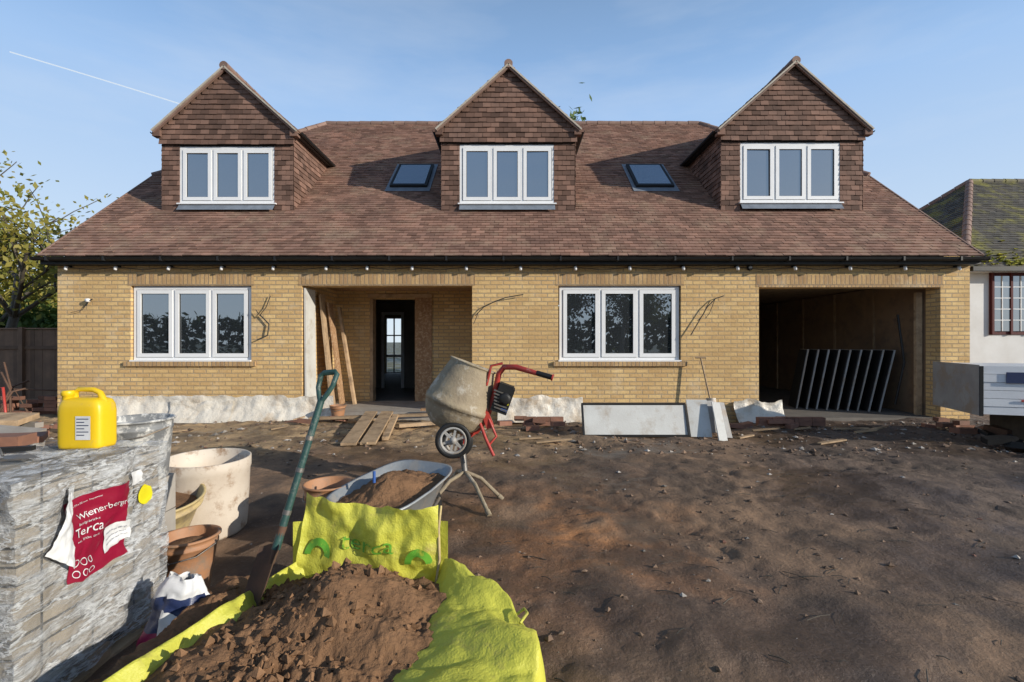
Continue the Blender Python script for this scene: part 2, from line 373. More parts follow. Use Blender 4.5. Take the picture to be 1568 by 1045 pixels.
for x in(-8.26,8.2): b.box(x-.004,x+.004,8.05,8.16,2.79,2.85,mBlack)
b.build('gutter_and_fascia',house)

b=B()
for x0,x1 in((-2.66,-1.85),(2.70,3.53)):
    y0,y1=10.26,11.19
    def rp(x,y,n): 
        return Vector((x,y,Z0+(y-Y0)*tp))+Vector((0,-sp,cp))*n
    vs=[rp(x,y,n) for n in(0,.085) for x,y in((x0,y0),(x1,y0),(x1,y1),(x0,y1))]
    b.add(vs,[(0,1,5,4),(1,2,6,5),(2,3,7,6),(3,0,4,7),(4,5,6,7)],mBlack)
    g=.06
    vs=[rp(x,y,.089) for x,y in((x0+g,y0+g),(x1-g,y0+g),(x1-g,y1-g),(x0+g,y1-g))]
    b.add(vs,[(0,1,2,3)],mSky)
    vs=[rp(x,y,.034) for x,y in((x0-.08,y0-.14),(x1+.08,y0-.14),(x1+.08,y1+.08),(x0-.08,y1+.08))]
    b.add(vs,[(0,1,2,3)],mLead)
b.build('rooflights',house)

YD=9.455
def dormer(cx,hb,hr,za,ze,wx0,wx1,wz0,wz1):
    b=B(); zb=4.01; zs=wz1+.03
    sl=(za-ze)/hr; ln=math.hypot(1,sl); cu,su=1/ln,sl/ln; yf=YD-.14
    zw=ze+(hr-hb)*sl
    for s in(-1,1):
        U=(0,1,0);V=(-s*cu,0,su);N=(s*su,0,cu)
        L=hr*ln
        tiles(b,(cx+s*hr,0,ze),U,V,N,L,lambda v:(yf,roofY(ze+v*su)+.05),mTile,gauge=.1)
        yb=roofY(ze); yt=roofY(za)
        b.add([(cx+s*hr,yf+.01,ze-.005),(cx,yf+.01,za-.005),(cx,yt,za-.005),(cx+s*hr,yb,ze-.005)],[(0,1,2,3)],mUnder)
        x=cx+s*hb
        tiles(b,(x,0,zb-.1),(0,1,0),(0,0,1),(s,0,0),zw-zb+.1,lambda v:(YD-.02,roofY(zb-.1+v)+.04),mTile2,gauge=.1)
        b.add([(x,YD,zb-.04),(x,YD,zw),(x,roofY(zw),zw)],[(0,1,2)],mUnder)
        b.box(min(cx+s*hb,cx+s*hr),max(cx+s*hb,cx+s*hr),yf+.02,roofY(ze),ze-.05,ze-.03,mBlack)
        gut(b,(cx+s*(hr+.03),yf+.05,ze-.0),(cx+s*(hr+.03),roofY(ze)-.02,ze-.0),.045)
        nn=Vector((s*su,0,cu))
        p=Vector((cx+s*hr,yf-.01,ze));q=Vector((cx,yf-.01,za))
        b.beam(p-nn*.010,q-nn*.010,.03,.045,mVerge,up=(0,1,0))
        b.beam(p-nn*.045+Vector((0,.02,0)),q-nn*.045+Vector((0,.02,0)),.03,.05,mRidge,up=(0,1,0))
        b.box(min(cx+s*(hb-.02),cx+s*hr),max(cx+s*(hb-.02),cx+s*hr),yf+.01,YD+.0,ze-.1,ze+.02,mTile2)
    n=10; yt=roofY(za)
    for i in range(n):
        y0=yf-.03+(yt-yf)*i/n; y1=yf-.03+(yt-yf)*(i+.97)/n
        b.tube([(cx,y0,za+.0),(cx,y1,za+.0)],[.085,.08],mRidge,12)
    for (a,c) in((cx-hb,wx0),(wx1,cx+hb)):
        tiles(b,(0,YD,zb-.08),(1,0,0),(0,0,1),(0,-1,0),zs-zb+.08,lambda v,a=a,c=c:(a-.02,c+(.0)),mTile2,gauge=.1)
    b.add([(cx-hb,YD+.003,zb-.04),(wx0,YD+.003,zb-.04),(wx0,YD+.003,zs),(cx-hb,YD+.003,zs)],[(0,1,2,3)],mUnder)
    b.add([(wx1,YD+.003,zb-.04),(cx+hb,YD+.003,zb-.04),(cx+hb,YD+.003,zs),(wx1,YD+.003,zs)],[(0,1,2,3)],mUnder)
    H=za-zs
    yg=YD-.05
    def gs(v):
        z=zs+v
        h=min(hb+.04,max(0,(za-z)/sl-.05)); return(cx-h,cx+h)
    tiles(b,(0,yg,zs),(1,0,0),(0,0,1),(0,-1,0),H-.05,gs,mTile2,gauge=.1,lift=.03)
    b.add([(cx-hb,yg+.005,zs),(cx+hb,yg+.005,zs),(cx+hb,yg+.005,zw),(cx,yg+.005,za-.03),(cx-hb,yg+.005,zw)],[(0,1,2,3,4)],mUnder)
    b.box(cx-hb,cx+hb,yg+.006,YD+.1,zs-.005,zs+.02,mBlack)
    b.add([(wx0,YD-.03,wz0-.02),(wx1,YD-.03,wz0-.02),(wx1,YD-.12,wz0-.15),(wx0,YD-.12,wz0-.15)],[(0,1,2,3)],mLead)
    b.box(wx0-.03,wx1+.03,YD-.07,YD+.03,wz0-.025,wz0,mWhite)
    b.box(wx0,wx1,YD+.1,YD+.12,wz0-.1,wz1,mBlack)
    window(b,wx0,wx1,wz0,wz1,YD-.01)
    return b.build('dormer',house)
dormer(-5.70,1.31,1.44,6.85,5.57,-6.67,-4.75,4.16,5.30)
dormer(-.07,1.33,1.45,6.89,5.60,-1.05,.86,4.16,5.34)
dormer(5.62,1.41,1.54,6.95,5.60,4.58,6.60,4.18,5.38)

b=B()
def memb(x0,x1,zt_,y=8.30,seed=0):
    def f(u,v):
        x=x0+(x1-x0)*u; n1=fr(x*1.5,v*1.2,seed,3); n2=fr(x*5,v*3,seed+3,2)
        z=zt_*v+ (v*.06*fr(x*3,0,seed,3))
        return (x, y+ .05*(1-v) -.06*(1-v)*(1) -.03*n1-.022*n2 -(1-v)**3*.18, z-.01)
    b.sheet(f,int((x1-x0)*30),14,mPlast)
memb(-7.25,-3.15,.44,seed=1); memb(-.25,1.25,.42,seed=4); memb(3.9,4.75,.36,y=8.26,seed=8); memb(-6.0,-4.9,.36,y=8.26,seed=12)
b.build('damp_proof_membrane',house)

b=B()
xs=[110,185,265,345,423,503,565,633,715,797,880,962,1043,1125,1212,1295,1378,1460]
pts=[]
for i,px in enumerate(xs):
    x=(px-784)/86; b.box(x-.015,x+.015,8.31,8.365,2.70,2.735,mBlack)
    b.lathe((x,8.27,2.71),(0,-.3,-1),[(0,0),(.026,0),(.028,.03),(.024,.065),(0,.07)],mWhite,10)
    pts.append((x,8.28,2.70))
    if i<len(xs)-1: pts.append(((x+(xs[i+1]-784)/86)/2,8.30,2.655))
b.tube(pts,.006,mRope,5)
b.build('string_lights')
b=B()
def cab(p,r=.007): b.tube([(x,8.33-.01*k,z) for k,(x,z) in enumerate(p)],r,mRope,5)
cab([(-7.55,2.02),(-7.5,2.10),(-7.42,2.14)],.012); cab([(-7.52,2.1),(-7.60,1.95),(-7.8,1.9)],.005)
cab([(-4.28,2.2),(-4.35,2.0),(-4.46,1.85),(-4.52,1.95)],.008); cab([(-4.46,1.86),(-4.3,1.7),(-4.32,1.5),(-4.5,1.42)],.012)
cab([(-.65,1.85),(-.5,2.0),(-.3,2.1),(-.1,2.17),(.2,2.22)],.009); cab([(-.6,1.9),(-.68,1.7)],.006)
cab([(3.75,2.2),(3.6,2.15),(3.45,2.0),(3.3,1.75),(3.15,1.5)],.009); cab([(3.6,2.15),(3.5,1.9),(3.42,1.8)],.006)
b.lathe((-7.5,8.33,2.12),(0,-1,0),[(0,.05),(.03,.05),(.035,0)],mWhite,12)
b.lathe((4.22,8.36,2.70),(0,-1,0),[(0,.03),(.05,.03),(.05,0)],mBlack,14); b.lathe((4.22,8.325,2.70),(0,-1,0),[(0,.01),(.03,.01),(.03,0)],mWhite,14)
b.build('wall_cables',house)

# ---------------------------------------------------------------- ground
def axis(lo,hi,flo,fhi,step):
    a=list(np.arange(flo,fhi+1e-6,step)); s=step; x=flo
    L=[]
    while x>lo: s*=1.35; x-=s; L.append(x)
    s=step; x=fhi; H=[]
    while x<hi: s*=1.35; x+=s; H.append(x)
    return np.array(L[::-1]+a+H)
ax=axis(-250,250,-8.5,9.5,.038); ay=axis(-120,400,.6,9.0,.038)
def gz(x,y):
    f=min(1,max(0,(13-abs(x))/3))*min(1,max(0,(13-y)/3))*min(1,max(0,(y+6)/5))
    z=.05*fr(x,y,.3,4,.55)+.022*fr(x,y,5,4,2.6)
    ch=max(0,min(1,.45+1.2*fr(x,y,41,3,.6)))     # churned patches between smoother ones
    z+=.020*ch*fr(x,y,9,4,8)
    d=math.sin((x*.86+y*.5)*5.2+2*fr(x,y,2,2,.7))
    if x>-.5: z+=-.022*max(0,d)*min(1,(x+.5))
    return z*f-.005
nx,ny=len(ax),len(ay)
co=np.zeros((nx*ny,3)); cl=np.zeros((nx*ny,4)); k=0
def sm(a,b_,x):
    t=min(1,max(0,(x-a)/(b_-a))); return t*t*(3-2*t)
def lerp(a,b_,t): return tuple(p+(q-p)*t for p,q in zip(a,b_))
for i in range(nx):
    x=ax[i]
    for j in range(ny):
        y=ay[j]; co[k]=(x,y,gz(x,y))
        n=fr(x,y,11,4,.5); n2=fr(x,y,15,4,1.7)
        c=lerp((.25,.155,.092),(.16,.10,.066),sm(-.4,.5,n))
        c=lerp(c,(.145,.108,.085),sm(1.0,5.5,x+n*1.5)*.7)
        c=lerp(c,(.54,.37,.20),sm(5.0,6.8,y+n*.8)*sm(2.6,-1.0,x+n)*.9)  # pale sandy dust, its colour raised to paint in sunlit streaks
        c=lerp(c,(.40,.18,.07),min(1,max(0,1-math.hypot((x-.35)/1.5,(y-3.4)/1.4))*sm(-.4,.3,n2)*1.4))
        c=lerp(c,(.085,.060,.043),sm(.05,.5,n2)*.65)
        if abs(x)>13 or y>13 or y<-3: c=lerp(c,(.07,.10,.03),.8)
        cl[k]=(*c,1); k+=1
me=bpy.data.meshes.new('ground')
idx=np.arange(nx*ny).reshape(nx,ny)
q=np.stack([idx[:-1,:-1],idx[1:,:-1],idx[1:,1:],idx[:-1,1:]],-1).reshape(-1,4)
me.from_pydata(co.tolist(),[],q.tolist())
at=me.color_attributes.new('soil_and_sun','FLOAT_COLOR','POINT'); at.data.foreach_set('color',cl.ravel())
me.polygons.foreach_set('use_smooth',[True]*len(me.polygons))
gm,t,p,o=nt('site_soil'); v=objc(t)
at=t.nodes.new('ShaderNodeAttribute'); at.attribute_name='soil_and_sun'
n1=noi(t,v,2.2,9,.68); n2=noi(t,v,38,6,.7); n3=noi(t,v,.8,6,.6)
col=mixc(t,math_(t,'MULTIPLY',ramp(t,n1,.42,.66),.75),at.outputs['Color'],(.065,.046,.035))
col=mixc(t,math_(t,'MULTIPLY',ramp(t,n2,.56,.72),.4),col,(.36,.27,.19))
# damp patches: darker and shinier
wet=ramp(t,n3,.52,.44)
col=mixc(t,math_(t,'MULTIPLY',wet,.45),col,(.05,.036,.028))
t.links.new(col,p.inputs['Base Color'])
rr=t.nodes.new('ShaderNodeMapRange'); rr.inputs[3].default_value=.9; rr.inputs[4].default_value=.36
t.links.new(wet,rr.inputs[0]); t.links.new(rr.outputs[0],p.inputs['Roughness']); p.inputs['Specular IOR Level'].default_value=.45
bump(t,p,math_(t,'ADD',math_(t,'MULTIPLY',n2,.4),noi(t,v,9,8,.65)),.75,.03)
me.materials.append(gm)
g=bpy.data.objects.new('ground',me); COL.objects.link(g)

def rock(b,x,y,z,s,mat,fl=.6):
    pts=[(1,0,0),(-1,0,0),(0,1,0),(0,-1,0),(0,0,1),(0,0,-1)]
    a=R.uniform(0,6.28); ca,sa=math.cos(a),math.sin(a); st=R.uniform(.6,1.5)
    vs=[]
    for p in pts:
        px,py,pz=[c*s*R.uniform(.6,1.25) for c in p]
        if p[0]==0: px+=s*R.uniform(-.3,.3)
        if p[1]==0: py+=s*R.uniform(-.3,.3)
        px*=st; pz*=fl
        vs.append((x+px*ca-py*sa,y+px*sa+py*ca,z+pz))
    b.add(vs,[(0,2,4),(2,1,4),(1,3,4),(3,0,4),(2,0,5),(1,2,5),(3,1,5),(0,3,5)],mat)
mClod=M('soil_clods',(.20,.13,.085),(.12,.08,.058),20,rough=.95,island=.5)
b=B()
for i in range(6000):
    y=1.2+7.1*R.random()**.8; x=R.uniform(-1.15*y-.5,1.2*y+.5)
    if x<-8.3 or x>9.3: continue
    if x<-.0 and y<2.5: continue
    if fr(x,y,30,3,.8)<-.02 and R.random()<.8: continue
    s=.003+.015*R.random()**5*(1+.15*y)
    r_=R.random()
    rock(b,x,y,gz(x,y)+s*.2,s*(1.6 if r_>.985 else 1),mStone if r_<.16 else (mRedBrick if r_<.18 else mClod))
for i in range(1300):
    x=R.uniform(.8,8.5) if R.random()<.65 else R.uniform(-8,1); y=R.uniform(5.8,8.2)
    s=R.uniform(.010,.04)*(.5+R.random()); rock(b,x,y,gz(x,y)+s*.2,s,mStone if R.random()<.28 else mClod)
b.build('gravel_debris')
b=B()
for i in range(170):
    y=R.uniform(1.8,7.8);x=R.uniform(-.2,1.05*y); a=R.uniform(-.9,.9); L=R.uniform(.03,.16)
    b.tube([(x,y,gz(x,y)+.008),(x+L*.5*math.cos(a),y+L*.5*math.sin(a),gz(x,y)+.014),(x+L*math.cos(a),y+L*math.sin(a),gz(x,y)+.006)],R.uniform(.0012,.003),mRope if R.random()<.7 else mBark,4)
b.build('twigs')

# ---------------------------------------------------------------- bulk bag with sand
bag=empty('bulk_sand_bag')
def sandz(x,y):
    h=.245+.20*math.exp(-(((x+.66)/.30)**2+((y-1.93)/.26)**2))+.07*math.exp(-(((x+1.0)/.25)**2+((y-1.5)/.35)**2))
    m_=max(0,min(1,.5+fr(x,y,22,3,3.2)))
    return h+.040*fr(x,y,3,4,5)+m_*(.026*fr(x,y,8,5,17)+.018*abs(fr(x,y,13,3,38)))
b=B()
b.sheet(lambda u,v:(lambda x,y:(x,y,sandz(x,y)))(-1.40+1.22*u-.0,.85+1.45*v),240,280,mSand)
for i in range(1300):
    x=R.gauss(-.8,.25);y=R.uniform(1.15,2.2)
    if not -1.3<x<-.35: continue
    s=.003+.022*R.random()**4
    rock(b,x,y,sandz(x,y)+s*.3,s,mLump,.9)
b.build('sand',bag)
def oX(y): return np.interp(y,[.8,1.2,1.6,1.75,1.95,2.1,2.25],[-.02,.06,.085,.075,-.005,-.12,-.30])
b=B()
def rflap(u,v):
    y=.85+1.42*u; xi=-.36-.07*sm(2.0,1.2,y); xo=float(oX(y))
    w=fr(y*4,v*2,1,3); w2=fr(y*11,v*5,4,3)
    cr=.030*abs(math.sin(y*11+v*3.5+w))
    if v<.62:
        t=v/.62; x=xi+(xo-xi)*t; z=.25+.095*math.sin(t*math.pi*.62+.15)-.02*t+.02*w*t+.012*w2
        z+= .025*math.sin(y*14+t*4)*t+cr*t
    else:
        t=(v-.62)/.38; x=xo+.03*math.sin(t*3)+.015*w; z=(.25+.095*math.sin(math.pi*.62+.15)-.02+.02*w+.012*w2+.025*math.sin(y*14+4)+cr)*(1-t)
    return(x,y+.02*w2,z)
b.sheet(rflap,140,70,mBag)
def lflap(u,v):
    y=.85+1.45*u; xc=np.interp(y,[.85,1.5,2.1,2.3],[-1.34,-1.30,-1.13,-1.06]); w=fr(y*5,v*2,7,3)
    if v<.4: t=v/.4; x=xc+.07*(1-t); z=.24+.085*t+.03*w
    else: t=(v-.4)/.6; x=xc-.06*math.sin(t*2.4); z=(.325+.03*w)*(1-t)
    return(float(x)+.03*w,y,z)
b.sheet(lflap,80,24,mBag)
def back(u,v):
    bx=-1.09+.77*u; x0=-1.035+.685*u
    x=bx+(x0-bx)*v
    z=.12+(.64-.05*u-.12-.03*math.sin(u*3.1)+.03*u*u+.016*fr(u*5,0,2,3))*v
    w=fr(u*3,v*2,5,3); y=2.30-.05*u+.05*math.sin(u*5+1)*v+.045*w+.03*v-.02*math.sin(v*3)
    y-= .05*sm(.75,1,v)*math.sin(u*9)
    return(x-.02*math.sin(v*3)*(u-.5),y,z)
b.sheet(back,80,50,mBag)
b.sheet(lambda u,v:(-1.09+.77*u,2.34+.02*math.sin(u*9),.5*v),30,4,mBag)
b.tube([(-.345,2.285,.60),(-.352,2.25,.50),(-.345,2.235,.36),(-.36,2.21,.25)],[.006,.008,.007,.006],mTub,6)
b.tube([(.03,1.80,.32),(.06,1.84,.335),(.05,1.88,.33),(.02,1.86,.32)],.006,mBag,6)
b.build('bag_fabric',bag)
def textmesh(body,size):
    cu=bpy.data.curves.new('t','FONT'); cu.body=body; cu.size=size; cu.resolution_u=3
    ob=bpy.data.objects.new('t',cu); COL.objects.link(ob)
    dg=bpy.context.evaluated_depsgraph_get(); me=ob.evaluated_get(dg).to_mesh()
    vs=[tuple(v.co) for v in me.vertices]; fs=[tuple(p.vertices) for p in me.polygons]
    ob.evaluated_get(dg).to_mesh_clear(); bpy.data.objects.remove(ob); return vs,fs
b=B(); vs,fs=textmesh('terca',1.0)
b.add([(lambda P:(P[0],P[1]-.010,P[2]))(back(.30+x*.19,.56+y*.22)) for x,y,z in vs],fs,mGreenInk)
for kx in(.14,.86):
    P=[]
    for i in range(25):
        a=i/24*math.pi
        for r_ in(.05,.095): P.append((lambda q:(q[0],q[1]-.010,q[2]))(back(kx+r_*math.cos(a),.46+r_*1.6*math.sin(a))))
    b.add(P,[(2*i,2*i+1,2*i+3,2*i+2) for i in range(24)],mGreenInk)
b.build('bag_print',bag)

# shovel
sh=B()
top=Vector((-.895,2.30,1.235)); bot=Vector((-1.055,2.10,.47)); d=(top-bot).normalized()
g0=top-d*.13
sh.tube([bot,bot+(g0-bot)*.25,bot+(g0-bot)*.5,g0],[.019,.0165,.016,.0165],mGreen,12)
sd=Vector((1,-.25,.1)).normalized()
gl=[g0-d*.01,g0+d*.03+sd*.022,g0+d*.07+sd*.04,top+sd*.045,top+d*.012+sd*.03,top+d*.012-sd*.03,top-sd*.045,g0+d*.07-sd*.04,g0+d*.03-sd*.022,g0-d*.01]
sh.tube(gl,[.012]*3+[.013,.014,.014,.013]+[.012]*3,mGreen,10)
for q in(.22,.5,.72): sh.tube([bot+(g0-bot)*q,bot+(g0-bot)*(q+.03)],[.0185,.0185],mSteel,12)
sb=Vector((.75,-.65,.1)).normalized()
def blade(u,v):
    w=.085*(1-.35*max(0,v-.6)); s_=(u-.5)*2
    P=bot+d*.03-d*(v*.27)+sb*(s_*w)+Vector((-.02,-.04,0))*(s_*s_)+Vector((0,-.02*v,0))
    if v<.12: P+= d*(-.02*abs(s_))
    return P
sh.sheet(blade,14,14,mRust)
sh.tube([bot+d*.10,bot-d*.06],[.020,.012],mRust,10)
sh.build('shovel')

# ---------------------------------------------------------------- brick pack
pk=empty('brick_pallet')
X1,Ya,Yb,Zt=-1.77,1.67,2.36,.87
b=B()
def wob(p,k=.012):
    x,y,z=p; return (x+k*fr(y,z,x,4,7),y+k*fr(x,z,y+4,4,7),z+k*.7*fr(x,y,z+9,4,7))
b.sheet(lambda u,v:wob((X1,Ya+(Yb-Ya)*u,.1+(Zt-.1)*v),.010),70,60,mWrap)
b.sheet(lambda u,v:wob((-2.85+(X1+2.85)*u,Ya,.1+(Zt-.1)*v),.010),60,60,mWrap)
b.sheet(lambda u,v:wob((-2.85+(X1+2.85)*u,Yb,.1+(Zt-.1)*v),.010),30,30,mWrap)
b.sheet(lambda u,v:wob((-2.85+(X1+2.85)*u,Ya+(Yb-Ya)*v,Zt),.010),70,60,mWrap)
b.build('packed_bricks',pk)
b=B(); e_=.022
def wf(p): return wob(p,.020)
b.sheet(lambda u,v:wf((X1+e_,Ya-e_+(Yb-Ya+2*e_)*u,.06+(Zt+e_-.06)*v)),90,80,mFilm)
b.sheet(lambda u,v:wf((-2.87+(X1+e_+2.87)*u,Ya-e_,.06+(Zt+e_-.06)*v)),70,70,mFilm)
b.sheet(lambda u,v:wf((-2.87+(X1+e_+2.87)*u,Ya-e_+(Yb-Ya+2*e_)*v,Zt+e_)),80,70,mFilm)
b.build('clear_film',pk)
b=B()
for y in(Ya+.05,(Ya+Yb)/2,Yb-.05): b.box(-2.85,X1+.01,y-.045,y+.045,.02,.085,mTimber)
for x in(-2.8,-2.3,X1-.03): b.box(x-.04,x+.04,Ya,Yb,-.02,.019,mTimber)
b.build('pallet',pk)
b=B(); XL=X1+e_
def wl(y,z,off): q=wob((XL,y,z),.020); return (q[0]+off,q[1],q[2])
def lab(y0,y1,z0,z1,mat,off,n=24):
    b.sheet(lambda u,v:wl(y0+(y1-y0)*u,z0+(z1-z0)*v,off),n,n,mat)
lab(1.855,2.135,.435,.765,mLabel,.004)
lab(2.02,2.155,.50,.59,mPaper,.009)
lab(2.16,2.24,.73,.79,mPaper,.004,8)
b.sheet(lambda u,v:(XL+.014+.03*math.sin(v*3+u*2)+.012*fr(u*4,v*5,3,3),1.745+.09*u+.09*v*(1-.3*u),.60+.22*v-.09*u*(1-v)),14,20,mPaper)
def put(body,size,y,z,mat=mPaper,off=.008):
    vs,fs=textmesh(body,size)
    b.add([wl(y+vx,z+vy,off) for vx,vy,_ in vs],fs,mat)
put('Wienerberger',.038,1.90,.675); put('Terca',.050,1.885,.605); put('facing bricks',.016,1.90,.648); put('www.  bricks  co.uk',.013,1.885,.585); put('73 x 215 x 102 mm  frost resistant',.009,1.875,.735)
for k in range(3): put('mixed yellow stock  500 / pack',.0085,2.028,.565-.02*k,mNavy,.012)
for i in range(3):
    for j in range(2):
        yy,zz=1.885+.036*i,.465+.04*j
        P=[]
        for k in range(17):
            a=k/16*6.283
            for r_ in(.011,.014): P.append(wl(yy+r_*math.cos(a),zz+r_*math.sin(a),.008))
        b.add(P,[(2*k,2*k+1,2*k+3,2*k+2) for k in range(16)],mPaper)
cy,cz=2.245,.668
b.add([wl(cy+.042*math.cos(k/20*6.283),cz+.042*math.sin(k/20*6.283),.008) for k in range(20)],[tuple(range(20))],mStickY)
b.build('labels',pk)

b=B(); cx,cy,cz=-2.03,2.25,.895
def can(u,v):
    a=u*2*math.pi; n=5
    prof=np.interp(v,[0,.04,.1,.6,.72,.84,.93,1],[.80,.96,1,1,.97,.86,.60,.42])
    hz=np.interp(v,[0,.04,.1,.6,.72,.84,.93,1],[0,.0,.018,.17,.20,.225,.236,.237])
    ca,sa=math.cos(a),math.sin(a)
    ex=abs(ca)**(2/n)*(1 if ca>0 else -1); ey=abs(sa)**(2/n)*(1 if sa>0 else -1)
    return(cx+.105*prof*ex,cy+.062*prof*ey,cz+float(hz))
b.sheet(can,48,26,mYel)
b.add([can(i/48,1) for i in range(48)],[tuple(range(48))],mYel)
b.tube([(cx-.06,cy,cz+.225),(cx-.06,cy,cz+.26),(cx-.04,cy,cz+.275),(cx+.03,cy,cz+.272),(cx+.06,cy,cz+.258),(cx+.082,cy,cz+.21)],[.015,.014,.012,.012,.013,.016],mYel,12)
b.lathe((cx-.075,cy-.02,cz+.225),(0,0,1),[(.022,0),(.022,.02),(.026,.022),(.026,.042),(.022,.046),(0,.046)],mYel,20)
b.add([(cx-.0,cy-.0645,cz+.045),(cx+.07,cy-.0645,cz+.045),(cx+.07,cy-.0645,cz+.155),(cx-.0,cy-.0645,cz+.155)],[(0,1,2,3)],mPaper)
for i in range(6): b.box(cx+.006,cx+.062-.02*(i%2),cy-.0655,cy-.065,cz+.140-.015*i,cz+.144-.015*i,mNavy)
b.build('yellow_jerrycan')
b=B()
b.tube([(-2.36,2.02,.92),(-2.22,2.0,.925)],[.016,.014],mTimber,8); b.tube([(-2.22,2.0,.925),(-2.17,1.99,.945),(-2.15,1.985,.915)],.005,mSteel,6)
b.add([(-2.15,1.985,.915),(-2.08,2.03,.913),(-1.97,1.965,.912),(-2.09,1.935,.913)],[(0,1,2,3)],mSteel)
b.build('trowel')
b=B()
b.rbox((-2.28,2.10,.915),(.23,.03,.02),(0,0,.3),mBlack); b.rbox((-2.36,2.20,.935),(.16,.11,.05),(0,0,.2),mRedBrick); b.rbox((-2.5,2.12,.95),(.215,.1,.065),(0,0,-.2),mConcrete)
b.rbox((-2.40,2.28,.925),(.2,.1,.03),(0.1,0,.6),mRedBrick)
b.build('loose_tools')

def bucket(name,c,r0,r1,h,mat,handle=True,fill=None,lean=(0,0,1),rim=.012,wob_=0):
    b=B(); 
    prof=[(0,0),(r0*.96,0),(r0,.01),(r0+(r1-r0)*.55,h*.55),(r0+(r1-r0)*.82,h*.82),(r1*1.0,h*.83),(r1*1.005,h*.87),(r0+(r1-r0)*.9,h*.875),(r1,h-.012),(r1+rim,h-.01),(r1+rim,h),(r1,h+.003),(r1-.006,h-.004),(r0-.006,.02),(0,.02)]
    b.lathe(c,lean,prof,mat,40,wob=wob_)
    if fill: b.lathe(Vector(c)+Vector(lean)*h*.8,lean,[(r1*.93,0),(r1*.5,.03),(0,.035)],fill,20)
    if handle:
        c=Vector(c)+Vector(lean)*h*.86
        b.tube([c+Vector((-r1-.01,0,0)),c+Vector((-r1*.8,-r1*.75,-.03)),c+Vector((0,-r1*1.08,-.05)),c+Vector((r1*.8,-r1*.75,-.03)),c+Vector((r1+.01,0,0))],.004,mSteel,6)
    return b.build(name)
b=B()
for zz in range(3):
    b.rbox((-2.16,2.70,.10+.205*zz),(.30,.22,.2),(0,0,.03*zz),mConcrete)
b.build('concrete_blocks')
bucket('mortar_bucket',(-2.13,2.68,.615),.14,.165,.345,mGbuck)
b=B(); c=(-2.27,3.5,-.01)
b.lathe(c,(0.02,-.02,1),[(0,0),(.25,0),(.262,.02),(.268,.15),(.272,.3),(.276,.45),(.283,.47),(.283,.545),(.276,.55),(.268,.545),(.262,.4),(.255,.06),(0,.05)],mCream,44,wob=.012)
b.lathe((c[0],c[1],.40),(0,0,1),[(.262,0),(.1,.015),(0,.01)],mSand,24)
b.build('plastic_drum')
bucket('rusty_bucket',(-1.80,2.62,0),.10,.14,.32,mTerra,fill=mSand,wob_=.03)
bucket('mortar_tub',(-2.42,3.02,.02),.24,.34,.40,mTub,handle=False,fill=mSand,lean=(.12,-.1,1),wob_=.04)
bucket('mixing_bucket',(-1.27,3.25,0),.13,.155,.42,mTerra,fill=mSand)
bucket('plant_pot',(-2.98,8.05,.06),.09,.13,.24,mTerra,fill=mSand)
b=B()
def cb(u,v):
    a=u*2*math.pi; w=fr(math.cos(a)*1.5,math.sin(a)*1.5,v*3,4)*.03
    sx=.13*(1-.5*v**3); sy=.075*(1-.75*v**2)
    return(-1.49+(sx+w)*math.cos(a)+.03*v,2.06+(sy+w)*math.sin(a)+.03*v,.36*v+.02*fr(a,v,2,2))
b.sheet(lambda u,v:cb(u,v*.38),40,12,mMagenta); b.sheet(lambda u,v:cb(u,.38+v*.40),40,12,mNavy); b.sheet(lambda u,v:cb(u,.78+v*.22),40,10,mPaper)
b.sheet(lambda u,v:(lambda q:(q[0]+.004,q[1]-.008,q[2]))(cb(.70+.13*u,.30+.36*v-.1*u)),10,10,mPaper)
b.build('cement_bag')

# ---------------------------------------------------------------- wheelbarrow
b=B(); C=Vector((-.80,3.16,0))
ang=1.12; ux=Vector((math.cos(ang),math.sin(ang),.13)).normalized(); uy=Vector((-math.sin(ang),math.cos(ang),0)); uz=ux.cross(uy)
def bw(a,c,h): return C+Vector((0,0,.44))+ux*a+uy*c+uz*h
def ring(L0,L1,W,h,n=36):
    P=[]
    for i in range(n):
        a=2*math.pi*i/n; ca,sa=math.cos(a),math.sin(a)
        e=.45; X=abs(ca)**e*(1 if ca>0 else -1); Yv=abs(sa)**e*(1 if sa>0 else -1)
        P.append(bw((L1 if X>0 else L0)*abs(X)*(1 if X>0 else -1),W*Yv*(1-.12*max(0,X)),h))
    return P
rings=[ring(.20,.16,.17,-.25),ring(.24,.22,.20,-.22),ring(.36,.40,.30,.0),ring(.375,.415,.315,.004),ring(.375,.415,.315,-.008)]
vs=[p for r in rings for p in r]; n=36
b.add(vs,[(i*n+j,i*n+(j+1)%n,(i+1)*n+(j+1)%n,(i+1)*n+j) for i in range(4) for j in range(n)],mBarrow,True)
b.add(rings[0],[tuple(range(n))],mBarrow)
b.sheet(lambda u,v:(lambda a,c:bw(a,c,-.05+.13*math.exp(-((a+.02)/.2)**2-(c/.16)**2)+.02*fr(a,c,1,4,12)))(-.31+.64*u,-.25+.50*v),60,50,mSand)
for s in(-1,1):
    b.tube([bw(.42,s*.06,-.28),bw(.15,s*.16,-.27),bw(-.25,s*.22,-.18),bw(-.55,s*.25,-.16)],.014,mSteel,8)
    b.tube([bw(-.15,s*.2,-.22),bw(-.20,s*.21,-.43),bw(-.05,s*.19,-.26)],.012,mSteel,8)
wc=bw(.36,0,-.30)
wc.z=.15
b.lathe(wc,uy,[(.09,-.03),(.13,-.035),(.15,-.02),(.15,.02),(.13,.035),(.09,.03),(.09,-.03)],mBlack,28); b.lathe(wc,uy,[(0,-.02),(.09,-.025),(.09,.025),(0,.02)],mSteel,20)
b.tube([bw(-.12,.05,.05),bw(-.10,.06,.12)],.010,mBlue,8)
b.build('wheelbarrow')

